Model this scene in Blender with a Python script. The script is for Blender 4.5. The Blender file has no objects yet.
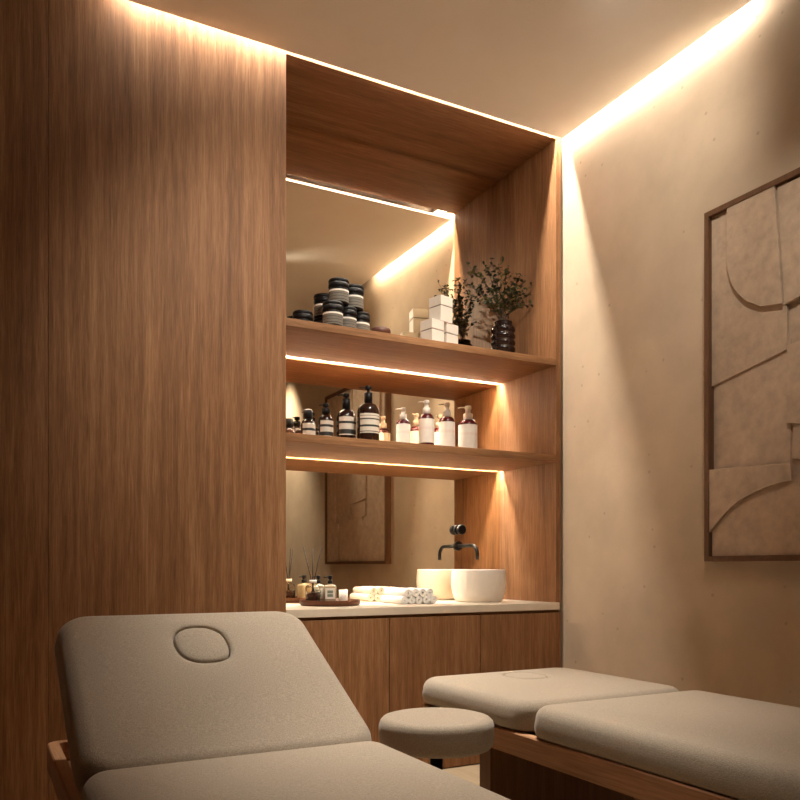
import bpy, bmesh, math, random
from mathutils import Vector, Matrix

random.seed(7)
PI = math.pi
SC = bpy.context.scene
COL = SC.collection

# ------------------------------------------------------------------ camera
H = 0.989                      # eye height
YAW = math.radians(27.95)
cam_d = bpy.data.cameras.new('camera')
cam = bpy.data.objects.new('camera', cam_d)
COL.objects.link(cam)
cam.location = (0, 0, H)
cam.rotation_euler = (PI / 2, 0, -YAW)
cam_d.sensor_width = 36
cam_d.lens = 36 * 801 / 800
cam_d.shift_y = (567 - 400) / 800
cam_d.clip_start = 0.02
SC.camera = cam

# ------------------------------------------------------------------ key dimensions
Y0 = 3.36        # plane of the wood cladding and shelf fronts
YM = 3.87        # mirror plane
XL, XR = 1.213, 2.718     # alcove inside
XW = 2.765       # right wall
ZC = 3.238       # ceiling
ZS1b, ZS1 = 2.056, 2.091  # upper shelf
ZS2b, ZS2 = 1.546, 1.583  # lower shelf
ZT = 0.80        # worktop

# ------------------------------------------------------------------ materials
def new_mat(name):
    m = bpy.data.materials.new(name)
    m.use_nodes = True
    nt = m.node_tree
    b = nt.nodes['Principled BSDF']
    return m, nt, b

def plain(name, col, rough=0.5, metal=0.0, var=0.06, scale=30, spec=0.5, coat=0.0):
    m, nt, b = new_mat(name)
    n = nt.nodes.new('ShaderNodeTexNoise'); n.inputs['Scale'].default_value = scale
    n.inputs['Detail'].default_value = 4
    tc = nt.nodes.new('ShaderNodeTexCoord')
    nt.links.new(tc.outputs['Object'], n.inputs['Vector'])
    r = nt.nodes.new('ShaderNodeValToRGB')
    c0 = [max(0, c * (1 - var)) for c in col]; c1 = [min(1, c * (1 + var)) for c in col]
    r.color_ramp.elements[0].color = (*c0, 1); r.color_ramp.elements[0].position = 0.3
    r.color_ramp.elements[1].color = (*c1, 1); r.color_ramp.elements[1].position = 0.7
    nt.links.new(n.outputs['Fac'], r.inputs['Fac'])
    nt.links.new(r.outputs['Color'], b.inputs['Base Color'])
    b.inputs['Roughness'].default_value = rough
    b.inputs['Metallic'].default_value = metal
    b.inputs['Specular IOR Level'].default_value = spec
    b.inputs['Coat Weight'].default_value = coat
    return m

def wood(name, axis, dark, mid, light, rough=0.55, gscale=1.0, fig=1.0):
    """oak veneer, grain running along axis"""
    m, nt, b = new_mat(name)
    N, L = nt.nodes, nt.links
    tc = N.new('ShaderNodeTexCoord')
    def mapped(across, along):
        mp = N.new('ShaderNodeMapping')
        s = [across] * 3
        s['xyz'.index(axis)] = along
        mp.inputs['Scale'].default_value = s
        L.new(tc.outputs['Object'], mp.inputs['Vector'])
        return mp
    def noise(across, along, detail, rough_, dist=0.0):
        n = N.new('ShaderNodeTexNoise')
        n.inputs['Scale'].default_value = 1.0
        n.inputs['Detail'].default_value = detail
        n.inputs['Roughness'].default_value = rough_
        n.inputs['Distortion'].default_value = dist
        L.new(mapped(across * gscale, along * gscale).outputs['Vector'], n.inputs['Vector'])
        return n
    bands = noise(7, 0.45, 6, 0.62, 1.2)      # broad growth figure
    grain = noise(110, 4.5, 6, 0.72, 0.35)    # grain lines
    pore = noise(330, 9, 3, 0.7)            # fine pores
    wave = N.new('ShaderNodeTexWave')
    wave.wave_type = 'BANDS'
    wave.bands_direction = 'X' if axis != 'x' else 'Z'
    wave.inputs['Scale'].default_value = 1.0
    wave.inputs['Distortion'].default_value = 7.0
    wave.inputs['Detail'].default_value = 3
    wave.inputs['Detail Scale'].default_value = 0.8
    L.new(mapped(6.5 * gscale, 0.42 * gscale).outputs['Vector'], wave.inputs['Vector'])
    def mth(op, a, bv):
        x = N.new('ShaderNodeMath'); x.operation = op
        for i, v in enumerate((a, bv)):
            if isinstance(v, (int, float)): x.inputs[i].default_value = v
            else: L.new(v, x.inputs[i])
        return x.outputs[0]
    f = mth('MULTIPLY', bands.outputs['Fac'], 0.30)
    f = mth('ADD', f, mth('MULTIPLY', grain.outputs['Fac'], 0.36))
    f = mth('ADD', f, mth('MULTIPLY', pore.outputs['Fac'], 0.30))
    f = mth('ADD', f, mth('MULTIPLY', wave.outputs['Fac'], 0.04 * fig))
    r = N.new('ShaderNodeValToRGB')
    e = r.color_ramp.elements
    e[0].position = 0.34; e[0].color = (*dark, 1)
    e[1].position = 0.64; e[1].color = (*light, 1)
    k = e.new(0.5); k.color = (*mid, 1)
    L.new(f, r.inputs['Fac'])
    L.new(r.outputs['Color'], b.inputs['Base Color'])
    b.inputs['Roughness'].default_value = rough
    b.inputs['Specular IOR Level'].default_value = 0.18
    bp = N.new('ShaderNodeBump'); bp.inputs['Strength'].default_value = 0.18
    bp.inputs['Distance'].default_value = 0.002
    L.new(mth('ADD', grain.outputs['Fac'], pore.outputs['Fac']), bp.inputs['Height'])
    L.new(bp.outputs['Normal'], b.inputs['Normal'])
    return m

OD, OM, OL = (0.115, 0.052, 0.021), (0.255, 0.122, 0.055), (0.41, 0.215, 0.105)
M = {}
M['oak_v'] = wood('oak_veneer_vertical', 'z', OD, OM, OL)
M['oak_h'] = wood('oak_veneer_horizontal', 'x', OD, OM, OL)
M['oak_door'] = wood('oak_door_veneer', 'z', OD, OM, OL, gscale=1.1)
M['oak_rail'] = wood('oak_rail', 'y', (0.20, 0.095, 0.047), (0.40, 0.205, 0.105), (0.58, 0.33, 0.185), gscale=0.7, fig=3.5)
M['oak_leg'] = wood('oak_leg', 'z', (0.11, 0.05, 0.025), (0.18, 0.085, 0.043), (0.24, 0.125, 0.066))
M['floor'] = wood('oak_floor', 'y', (0.36, 0.27, 0.17), (0.50, 0.39, 0.26), (0.60, 0.48, 0.34), gscale=0.7)
M['dark_wood'] = wood('dark_tray_wood', 'x', (0.06, 0.022, 0.011), (0.11, 0.042, 0.02), (0.17, 0.07, 0.034), rough=0.35, gscale=2.0)
M['frame_wood'] = wood('walnut_frame', 'z', (0.10, 0.050, 0.027), (0.155, 0.080, 0.044), (0.21, 0.112, 0.064), gscale=2.0)

def plaster(name, col, pits=True, nsc=2.6, lo=0.86, hi=1.08):
    m, nt, b = new_mat(name)
    N, L = nt.nodes, nt.links
    tc = N.new('ShaderNodeTexCoord')
    n = N.new('ShaderNodeTexNoise'); n.inputs['Scale'].default_value = nsc
    n.inputs['Detail'].default_value = 6; n.inputs['Roughness'].default_value = 0.6
    L.new(tc.outputs['Object'], n.inputs['Vector'])
    r = N.new('ShaderNodeValToRGB')
    r.color_ramp.elements[0].position = 0.32; r.color_ramp.elements[0].color = (*[c * lo for c in col], 1)
    r.color_ramp.elements[1].position = 0.68; r.color_ramp.elements[1].color = (*[min(1, c * hi) for c in col], 1)
    L.new(n.outputs['Fac'], r.inputs['Fac'])
    out = r.outputs['Color']
    if pits:
        v = N.new('ShaderNodeTexVoronoi'); v.inputs['Scale'].default_value = 9.5
        v.inputs['Randomness'].default_value = 1.0
        L.new(tc.outputs['Object'], v.inputs['Vector'])
        pr = N.new('ShaderNodeValToRGB')
        pr.color_ramp.elements[0].position = 0.05; pr.color_ramp.elements[0].color = (0.55, 0.52, 0.50, 1)
        pr.color_ramp.elements[1].position = 0.085; pr.color_ramp.elements[1].color = (1, 1, 1, 1)
        L.new(v.outputs['Distance'], pr.inputs['Fac'])
        mx = N.new('ShaderNodeMix'); mx.data_type = 'RGBA'; mx.blend_type = 'MULTIPLY'
        mx.inputs[0].default_value = 0.5
        L.new(out, mx.inputs[6]); L.new(pr.outputs['Color'], mx.inputs[7])
        out = mx.outputs[2]
    L.new(out, b.inputs['Base Color'])
    b.inputs['Roughness'].default_value = 0.85
    b.inputs['Specular IOR Level'].default_value = 0.2
    n2 = N.new('ShaderNodeTexNoise'); n2.inputs['Scale'].default_value = 40; n2.inputs['Detail'].default_value = 5
    L.new(tc.outputs['Object'], n2.inputs['Vector'])
    bp = N.new('ShaderNodeBump'); bp.inputs['Strength'].default_value = 0.06; bp.inputs['Distance'].default_value = 0.004
    L.new(n2.outputs['Fac'], bp.inputs['Height']); L.new(bp.outputs['Normal'], b.inputs['Normal'])
    return m
M['plaster'] = plaster('beige_plaster', (0.55, 0.44, 0.325))
M['ceiling'] = plaster('ceiling_paint', (0.90, 0.865, 0.83), pits=False, lo=0.97, hi=1.02)
M['relief'] = plaster('relief_plaster', (0.53, 0.40, 0.295), pits=False, nsc=20, lo=0.82, hi=1.08)

def fabric(name, col):
    m, nt, b = new_mat(name)
    N, L = nt.nodes, nt.links
    tc = N.new('ShaderNodeTexCoord')
    outs = []
    for sc in ((560, 190, 400), (190, 560, 400)):
        mp = N.new('ShaderNodeMapping'); mp.inputs['Scale'].default_value = sc
        L.new(tc.outputs['Object'], mp.inputs['Vector'])
        n = N.new('ShaderNodeTexNoise'); n.inputs['Scale'].default_value = 1; n.inputs['Detail'].default_value = 2
        L.new(mp.outputs['Vector'], n.inputs['Vector'])
        outs.append(n.outputs['Fac'])
    a = N.new('ShaderNodeMath'); a.operation = 'ADD'
    L.new(outs[0], a.inputs[0]); L.new(outs[1], a.inputs[1])
    h = N.new('ShaderNodeMath'); h.operation = 'MULTIPLY'; h.inputs[1].default_value = 0.5
    L.new(a.outputs[0], h.inputs[0])
    r = N.new('ShaderNodeValToRGB')
    r.color_ramp.elements[0].position = 0.34; r.color_ramp.elements[0].color = (*[c * 0.76 for c in col], 1)
    r.color_ramp.elements[1].position = 0.66; r.color_ramp.elements[1].color = (*[c * 1.2 for c in col], 1)
    L.new(h.outputs[0], r.inputs['Fac'])
    L.new(r.outputs['Color'], b.inputs['Base Color'])
    b.inputs['Roughness'].default_value = 0.92
    b.inputs['Specular IOR Level'].default_value = 0.15
    b.inputs['Sheen Weight'].default_value = 0.25
    b.inputs['Sheen Roughness'].default_value = 0.5
    bp = N.new('ShaderNodeBump'); bp.inputs['Strength'].default_value = 0.55; bp.inputs['Distance'].default_value = 0.002
    L.new(h.outputs[0], bp.inputs['Height']); L.new(bp.outputs['Normal'], b.inputs['Normal'])
    return m
M['linen'] = fabric('beige_linen', (0.40, 0.335, 0.265))

m, nt, b = new_mat('mirror_silver')
b.inputs['Base Color'].default_value = (0.95, 0.85, 0.69, 1); b.inputs['Metallic'].default_value = 1
b.inputs['Roughness'].default_value = 0.015
M['mirror'] = m
M['stone'] = plain('cream_stone', (0.70, 0.61, 0.50), 0.4, var=0.05, scale=14)
M['ceramic'] = plain('cream_ceramic', (0.80, 0.74, 0.66), 0.35, var=0.02)
M['black_metal'] = plain('matt_black_metal', (0.012, 0.010, 0.009), 0.32, metal=0.3)
M['black_plastic'] = plain('black_plastic', (0.007, 0.006, 0.006), 0.45, spec=0.2)
M['amber'] = plain('dark_amber_glass', (0.022, 0.008, 0.005), 0.14, var=0.15, scale=9, spec=0.4)
M['jar_black'] = plain('dark_jar_glass', (0.006, 0.005, 0.005), 0.4, spec=0.2)
M['brown_lid'] = plain('brown_lid', (0.085, 0.03, 0.018), 0.5)
M['label'] = plain('cream_label_paper', (0.62, 0.55, 0.46), 0.7, var=0.04, scale=200)
M['label_grey'] = plain('grey_label_print', (0.15, 0.13, 0.105), 0.7, var=0.35, scale=420)
M['label_dark'] = plain('dark_label_band', (0.022, 0.020, 0.018), 0.6)
M['white_label'] = plain('white_label', (0.80, 0.74, 0.66), 0.5, var=0.02)
M['label_pink'] = plain('pale_pink_print', (0.78, 0.67, 0.60), 0.5, var=0.06, scale=300)
M['red_glass'] = plain('ruby_red_bottle', (0.075, 0.006, 0.008), 0.2)
M['white_plastic'] = plain('white_plastic', (0.80, 0.74, 0.66), 0.35, var=0.02)
M['box_white'] = plain('white_card', (0.83, 0.79, 0.73), 0.6, var=0.02)
M['box_gap'] = plain('grey_card', (0.30, 0.28, 0.26), 0.7)  # grey line between box base and lid
M['towel'] = plain('white_terry', (0.82, 0.80, 0.77), 0.95, var=0.06, scale=160, spec=0.1)
M['reed'] = plain('brown_reed', (0.035, 0.018, 0.010), 0.8)
M['liquid'] = plain('dark_oil', (0.055, 0.016, 0.010), 0.2)
M['soap'] = plain('pale_soap', (0.36, 0.29, 0.18), 0.2, var=0.05)
M['green_print'] = plain('green_label_print', (0.20, 0.25, 0.18), 0.6, var=0.2, scale=400)
M['candle'] = plain('candle_wax', (0.80, 0.70, 0.55), 0.5)
M['leaf'] = plain('dark_green_leaf', (0.020, 0.028, 0.008), 0.4, var=0.5, scale=18)
M['leaf2'] = plain('olive_leaf', (0.105, 0.095, 0.028), 0.42, var=0.4, scale=18)
M['twig'] = plain('brown_twig', (0.07, 0.038, 0.02), 0.7)
M['cavity_shade'] = plain('darkened_cavity', (0.03, 0.018, 0.012), 0.8)  # ceiling cavity coloured dark to thin the glow the mirror shows
M['steel'] = plain('brushed_steel', (0.4, 0.38, 0.36), 0.3, metal=1)

def glass(name, col, rough=0.02):
    m, nt, b = new_mat(name)
    n = nt.nodes.new('ShaderNodeTexNoise'); n.inputs['Scale'].default_value = 6
    mr = nt.nodes.new('ShaderNodeMapRange'); mr.inputs[3].default_value = rough; mr.inputs[4].default_value = rough + 0.03
    nt.links.new(n.outputs['Fac'], mr.inputs[0]); nt.links.new(mr.outputs[0], b.inputs['Roughness'])
    b.inputs['Base Color'].default_value = (*col, 1)
    b.inputs['Transmission Weight'].default_value = 1
    b.inputs['IOR'].default_value = 1.45
    return m
M['glass'] = glass('clear_glass', (0.95, 0.92, 0.85))
M['smoke_glass'] = plain('smoked_brown_glass', (0.012, 0.006, 0.005), 0.16, spec=0.3)

def emit(name, col, strength):
    m, nt, b = new_mat(name)
    b.inputs['Base Color'].default_value = (0.9, 0.85, 0.75, 1)
    b.inputs['Emission Color'].default_value = (*col, 1)
    b.inputs['Emission Strength'].default_value = strength
    return m
WARM = (1.0, 0.90, 0.76)
M['led_back'] = emit('led_warm_back', WARM, 820)
M['led_side'] = emit('led_warm_side', WARM, 72)
M['led_shelf'] = emit('led_warm_shelf', WARM, 720)

# ------------------------------------------------------------------ mesh helpers
def link_mesh(name, bm, mats, parent=None, smooth=False, loc=None):
    me = bpy.data.meshes.new(name)
    bm.normal_update()
    bm.to_mesh(me); bm.free()
    if not isinstance(mats, (list, tuple)): mats = [mats]
    for mm in mats: me.materials.append(M[mm])
    if smooth:
        for p in me.polygons: p.use_smooth = True
    o = bpy.data.objects.new(name, me)
    COL.objects.link(o)
    if parent: o.parent = parent
    if loc: o.location = loc
    return o

def tag(o, label=None, cat=None, group=None, kind=None):
    if label: o['label'] = label
    if cat: o['category'] = cat
    if group: o['group'] = group
    if kind: o['kind'] = kind
    return o

def thing(name, label, cat, loc=(0, 0, 0), rz=0, group=None):
    o = bpy.data.objects.new(name, None)
    o.empty_display_size = 0.05
    COL.objects.link(o)
    o.location = loc; o.rotation_euler = (0, 0, rz)
    return tag(o, label, cat, group)

def dup(root, loc, rz=None, label=None, scale=None):
    r = root.copy(); COL.objects.link(r)
    r.location = loc
    if rz is not None: r.rotation_euler = (0, 0, rz)
    if scale is not None: r.scale = scale
    if label: r['label'] = label
    for ch in list(root.children):
        c = ch.copy(); COL.objects.link(c); c.parent = r
        for g in list(ch.children):
            d = g.copy(); COL.objects.link(d); d.parent = c
    return r

def add_box(bm, x0, x1, y0, y1, z0, z1, mi=0):
    vs = [bm.verts.new(p) for p in ((x0, y0, z0), (x1, y0, z0), (x1, y1, z0), (x0, y1, z0),
                                     (x0, y0, z1), (x1, y0, z1), (x1, y1, z1), (x0, y1, z1))]
    fs = []
    for q in ((3, 2, 1, 0), (4, 5, 6, 7), (0, 1, 5, 4), (1, 2, 6, 5), (2, 3, 7, 6), (3, 0, 4, 7)):
        f = bm.faces.new([vs[i] for i in q]); f.material_index = mi; fs.append(f)
    return vs, fs

def box(name, x0, x1, y0, y1, z0, z1, mat, parent=None, bev=0.0, seg=2):
    bm = bmesh.new()
    add_box(bm, x0, x1, y0, y1, z0, z1)
    if bev:
        bmesh.ops.bevel(bm, geom=bm.edges[:], offset=bev, segments=seg, profile=0.5, affect='EDGES')
    return link_mesh(name, bm, mat, parent)

def add_lathe(bm, prof, n=32, cx=0, cy=0, mats=None, cap0=True, cap1=True):
    rings = []
    for (r, z) in prof:
        if r < 1e-6:
            rings.append([bm.verts.new((cx, cy, z))])
        else:
            rings.append([bm.verts.new((cx + r * math.cos(2 * PI * k / n), cy + r * math.sin(2 * PI * k / n), z)) for k in range(n)])
    for i in range(len(rings) - 1):
        a, b_ = rings[i], rings[i + 1]
        mi = mats[i] if mats else 0
        for k in range(n):
            k2 = (k + 1) % n
            if len(a) == 1 and len(b_) == 1: continue
            if len(a) == 1: f = bm.faces.new((a[0], b_[k2], b_[k]))
            elif len(b_) == 1: f = bm.faces.new((a[k], a[k2], b_[0]))
            else: f = bm.faces.new((a[k], a[k2], b_[k2], b_[k]))
            f.material_index = mi; f.smooth = True
    if cap0 and len(rings[0]) > 1: bm.faces.new(list(reversed(rings[0])))
    if cap1 and len(rings[-1]) > 1: bm.faces.new(rings[-1])

def lathe(name, prof, mat, parent=None, n=32, mats=None, loc=None, cap0=True, cap1=True):
    bm = bmesh.new()
    add_lathe(bm, prof, n, mats=mats, cap0=cap0, cap1=cap1)
    return link_mesh(name, bm, mat, parent, loc=loc)

def add_tube(bm, pts, rad, n=10, caps=True):
    """tube through pts; rad number or list"""
    pts = [Vector(p) for p in pts]
    if isinstance(rad, (int, float)): rad = [rad] * len(pts)
    rings = []
    up = Vector((0, 0, 1))
    prev = None
    for i, p in enumerate(pts):
        if i == 0: t = pts[1] - p
        elif i == len(pts) - 1: t = p - pts[i - 1]
        else: t = (pts[i + 1] - p).normalized() + (p - pts[i - 1]).normalized()
        t.normalize()
        if prev is None:
            a = t.cross(up)
            if a.length < 1e-3: a = t.cross(Vector((1, 0, 0)))
        else:
            a = prev - t * prev.dot(t)
        a.normalize(); prev = a
        c = t.cross(a)
        rings.append([bm.verts.new(p + rad[i] * (math.cos(2 * PI * k / n) * a + math.sin(2 * PI * k / n) * c)) for k in range(n)])
    for i in range(len(rings) - 1):
        for k in range(n):
            k2 = (k + 1) % n
            f = bm.faces.new((rings[i][k], rings[i][k2], rings[i + 1][k2], rings[i + 1][k])); f.smooth = True
    if caps:
        bm.faces.new(list(reversed(rings[0]))); bm.faces.new(rings[-1])
    bmesh.ops.recalc_face_normals(bm, faces=bm.faces[:])

def tube(name, pts, rad, mat, parent=None, n=12):
    bm = bmesh.new(); add_tube(bm, pts, rad, n)
    return link_mesh(name, bm, mat, parent)

def add_patch(bm, r, z0, z1, a0, a1, mi, n=10):
    """curved label strip on a cylinder"""
    lo, hi = [], []
    for k in range(n + 1):
        a = a0 + (a1 - a0) * k / n
        lo.append(bm.verts.new((r * math.cos(a), r * math.sin(a), z0)))
        hi.append(bm.verts.new((r * math.cos(a), r * math.sin(a), z1)))
    for k in range(n):
        f = bm.faces.new((lo[k], lo[k + 1], hi[k + 1], hi[k])); f.material_index = mi; f.smooth = True

# ------------------------------------------------------------------ setting
XB, YB = -1.9, -1.7      # far ends of the room behind the camera
ZTOP = 3.36
box('floor', XB, XW, YB, Y0 + 0.03, -0.06, 0, 'floor')['kind'] = 'structure'
bm = bmesh.new()
SB, SS = 0.045, 0.040      # slot widths: back cove, right cove
add_box(bm, XB, XW - SS, YB, Y0 - SB, ZC, ZC + 0.012)
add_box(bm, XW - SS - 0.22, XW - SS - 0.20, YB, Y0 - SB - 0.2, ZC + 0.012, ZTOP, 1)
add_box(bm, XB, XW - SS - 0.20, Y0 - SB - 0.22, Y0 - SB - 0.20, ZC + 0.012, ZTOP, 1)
add_box(bm, XB, XW + 0.1, YB, Y0 + 0.02, ZTOP, ZTOP + 0.05, 1)
tag(link_mesh('ceiling', bm, ['ceiling', 'cavity_shade']), kind='structure')
tag(box('wall_right', XW, XW + 0.1, YB, Y0 + 0.6, 0, ZTOP + 0.05, 'plaster'), kind='structure')
tag(box('wall_left', XB - 0.1, XB, YB, Y0 + 0.02, 0, ZTOP + 0.05, 'oak_leg'), kind='structure')
tag(box('wall_front', XB - 0.1, XW + 0.1, YB - 0.1, YB, 0, ZTOP + 0.05, 'oak_leg'), kind='structure')
# wood cladding of the back wall: wide boards with a hair joint
bm = bmesh.new()
for (a, c) in ((XB, -0.72), (-0.719, 0.2485), (0.2497, XL)):
    v, f = add_box(bm, a, c, Y0, Y0 + 0.02, 0, ZTOP)
bmesh.ops.bevel(bm, geom=[e for e in bm.edges if abs(e.verts[0].co.z - e.verts[1].co.z) > 1], offset=0.0006, segments=1, affect='EDGES')
add_box(bm, XB, XL - 0.03, Y0 + 0.021, Y0 + 0.05, 0, ZTOP)
tag(link_mesh('wall_back', bm, 'oak_v'), kind='structure')

# ------------------------------------------------------------------ alcove
ZTP = 3.268
al = thing('alcove_surround', 'oak lining of the tall shelving alcove, between the wood wall panel and the plaster wall', 'alcove', (XL, Y0, 0))
def wbox(name, x0, x1, y0, y1, z0, z1, mat, parent, bev=0.0):
    p = parent.location
    if mat.startswith('led_'):          # light strip: only the lens underneath gives off light
        bm = bmesh.new()
        v, f = add_box(bm, x0 - p.x, x1 - p.x, y0 - p.y, y1 - p.y, z0 - p.z, z1 - p.z)
        f[0].material_index = 1
        return link_mesh(name, bm, ['white_plastic', mat], parent)
    o = box(name, x0 - p.x, x1 - p.x, y0 - p.y, y1 - p.y, z0 - p.z, z1 - p.z, mat, parent, bev)
    return o
wbox('side_panel', XR, XR + 0.034, Y0, YM + 0.03, ZT + 0.001, ZTOP, 'oak_v', al, 0.001)
wbox('side_panel', XL - 0.028, XL, Y0 + 0.0215, YM + 0.03, ZT + 0.001, ZTOP, 'oak_v', al)
wbox('top_panel', XL, XR, Y0, YM + 0.03, ZTP - 0.013, ZTOP, 'oak_h', al)
wbox('back_panel', XL, XR, YM + 0.008, YM + 0.03, ZT + 0.001, ZTP - 0.016, 'oak_v', al)
o = box('wall_mirror', XL + 0.002, XR - 0.002, YM, YM + 0.006, ZT + 0.002, ZTP - 0.018, 'mirror')
tag(o, 'full height bronze tinted mirror lining the back of the alcove', 'mirror')

def shelf(zb, zt, label, led_label):
    t = thing('shelf', label, 'shelf', (XL, Y0, zb))
    wbox('board', XL + 0.001, XR - 0.001, Y0, YM - 0.022, zb, zt, 'oak_h', t, 0.0012)
    wbox('back_lip', XL + 0.001, XR - 0.001, YM - 0.022, YM - 0.001, zt - 0.006, zt, 'oak_h', t)
    wbox('added_baffle', XL + 0.002, XR - 0.002, YM - 0.0215, YM - 0.020, zb + 0.012, zt - 0.0065, 'white_plastic', t)  # added white strip that turns the visible glow line cream
    wbox('added_baffle', XL + 0.002, XR - 0.002, YM - 0.003, YM - 0.0012, zb + 0.004, zt - 0.0065, 'white_plastic', t)  # added plate that stops the mirror widening the light cone
    l = wbox('light_strip', XL + 0.004, XR - 0.004, YM - 0.0165, YM - 0.0075, zt - 0.0095, zt - 0.0065, 'led_shelf', t)
    l['label'] = led_label
shelf(ZS1b, ZS1, 'upper oak shelf carrying dark jars, white boxes and a leafy vase', 'glowing warm light strip')
shelf(ZS2b, ZS2, 'lower oak shelf carrying amber and white pump bottles', 'glowing warm light strip')

# worktop and cabinets
o = box('worktop', XL + 0.001, XR + 0.022, Y0 - 0.004, YM, ZT - 0.037, ZT, 'stone', None, 0.0015)
tag(o, 'long cream stone worktop over the oak cabinets', 'worktop')
dx = (XR + 0.034 - XL) / 3
for i, lab in enumerate(('oak base cabinet under the tray, leftmost of the three', 'middle oak base cabinet under the rolled towels', 'oak base cabinet under the round basin, rightmost of the three')):
    x0 = XL + i * dx; x1 = x0 + dx
    t = thing('base_cabinet', lab, 'cabinet', (x0, Y0, 0), 0, 'oak base cabinets')
    t2 = t
    wbox('carcass', x0 + 0.001, x1 - 0.001, Y0 + 0.021, YM - 0.02, 0.0, ZT - 0.038, 'oak_h', t2)
    wbox('door', x0 + 0.0018, x1 - 0.0018, Y0, Y0 + 0.020, 0.006, ZT - 0.052, 'oak_door', t2, 0.001)

# ------------------------------------------------------------------ cove lights
def cove(label, parts):
    t = thing('cove_light', label, 'light', parts[0])
    return t
t = thing('cove_light', 'linear warm light hidden in the ceiling slot above the wood wall', 'light', (XL, Y0 - 0.02, ZTOP - 0.02), 0, 'ceiling cove lights')
wbox('light_strip', 0.50, XW - 0.02, Y0 - 0.024, Y0 - 0.012, ZC + 0.100, ZC + 0.103, 'led_back', t)
wbox('channel', 0.50, XW - 0.02, Y0 - 0.030, Y0 - 0.006, ZC + 0.103, ZC + 0.114, 'steel', t)
t = thing('cove_light', 'linear warm light hidden in the ceiling slot along the plaster wall', 'light', (XW - 0.05, 2.5, ZTOP - 0.02), 0, 'ceiling cove lights')
wbox('light_strip', XW - 0.085, XW - 0.020, 2.15, Y0 - 0.06, ZC + 0.090, ZC + 0.093, 'led_side', t)
wbox('channel', XW - 0.088, XW - 0.016, 2.15, Y0 - 0.06, ZC + 0.093, ZC + 0.110, 'steel', t)

# ceiling spots out of view; those labelled added just brighten one area
def ceiling_spot(x, y, power, angle, blend, label, tgt=None, size=0.04):
    t = thing('unseen_ceiling_spot', label, 'light', (x, y, ZC), 0, 'recessed ceiling downlights')
    lathe('trim_ring', [(0.056, -0.004), (0.07, -0.004), (0.072, 0.0), (0.056, 0.0), (0.056, -0.004)], 'black_metal', t, 24, cap0=False, cap1=False)
    ld = bpy.data.lights.new('spot_lamp', 'SPOT')
    ld.energy = power; ld.color = (1.0, 0.90, 0.76)
    ld.spot_size = math.radians(angle); ld.spot_blend = blend; ld.shadow_soft_size = size
    lo = bpy.data.objects.new('spot_lamp', ld); COL.objects.link(lo)
    lo.parent = t; lo.location = (0, 0, -0.02)
    if tgt:
        d = Vector(tgt) - Vector((x, y, ZC - 0.02))
        lo.rotation_euler = d.to_track_quat('-Z', 'Y').to_euler()
ceiling_spot(1.38, 2.58, 465, 52, 1.0, 'recessed ceiling spot above the head of the flat massage table', (1.20, 2.05, 0.0), 0.055)
ceiling_spot(1.30, 2.60, 170, 38, 1.0, 'added unseen ceiling spot brightening the floor in front of the cabinets', (1.15, 2.92, 0.0), 0.055)  # added to bounce light off the floor onto the ceiling
ceiling_spot(0.95, 1.30, 170, 32, 1.0, 'added unseen ceiling spot brightening the body cushion of the left massage table', (0.85, 1.22, 0.6), 0.055)  # added to lift the seat more than the backrest
ceiling_spot(1.40, 1.45, 280, 56, 1.0, 'added unseen ceiling spot brightening the oak wall panel', (1.22, 3.36, 1.98), 0.055)  # added because the panel stayed too dark
ceiling_spot(1.80, 2.15, 190, 44, 1.0, 'added unseen ceiling spot brightening the worktop and basin', (1.98, 3.50, 1.10), 0.055)  # added front light for the lower alcove
ceiling_spot(1.95, 1.85, 230, 44, 1.0, 'added unseen ceiling spot brightening the upper shelf', (2.20, 3.65, 2.42), 0.055)  # added so the white boxes come out bright
ceiling_spot(1.75, 1.35, 90, 40, 1.0, 'recessed ceiling spot aimed at the framed relief on the wall', (2.74, 2.15, 2.0), 0.055)
ceiling_spot(1.85, 2.10, 70, 78, 1.0, 'added unseen ceiling spot brightening the bare plaster wall beside the alcove', (2.76, 2.78, 2.72), 0.055)  # added to fill the dim wall below the cove glow
ceiling_spot(2.40, 0.15, 360, 62, 1.0, 'recessed ceiling spot close to the plaster wall behind the camera', (2.75, 0.18, 1.5), 0.05)

# ------------------------------------------------------------------ massage tables
def rrect(hx, hy, r, nc=8, ne=10, cx=0, cy=0):
    pts = []
    r = max(r, 1e-4)
    corners = ((hx - r, hy - r, 0), (-hx + r, hy - r, PI / 2), (-hx + r, -hy + r, PI), (hx - r, -hy + r, 1.5 * PI))
    for i, (x, y, a) in enumerate(corners):
        arc = [(x + r * math.cos(a + PI / 2 * k / nc), y + r * math.sin(a + PI / 2 * k / nc)) for k in range(nc + 1)]
        pts += arc
        nx, ny, na = corners[(i + 1) % 4]
        e0 = arc[-1]; e1 = (nx + r * math.cos(na), ny + r * math.sin(na))
        for k in range(1, ne):
            pts.append((e0[0] + (e1[0] - e0[0]) * k / ne, e0[1] + (e1[1] - e0[1]) * k / ne))
    return [(x + cx, y + cy) for x, y in pts]

def oval(n_pts, cx, cy, rx, ry, base, dx=0.0, shrink=0.0, pw=2.5):
    out = []
    for (x, y) in base:
        a = math.atan2((y - cy) / 1.0, (x - cx) / 1.0)
        c, s = math.cos(a), math.sin(a)
        d = ((abs(c) / (rx - shrink)) ** pw + (abs(s) / (ry - shrink)) ** pw) ** (-1 / pw)
        out.append((cx + d * c, cy + d * s))
    return out

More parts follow.
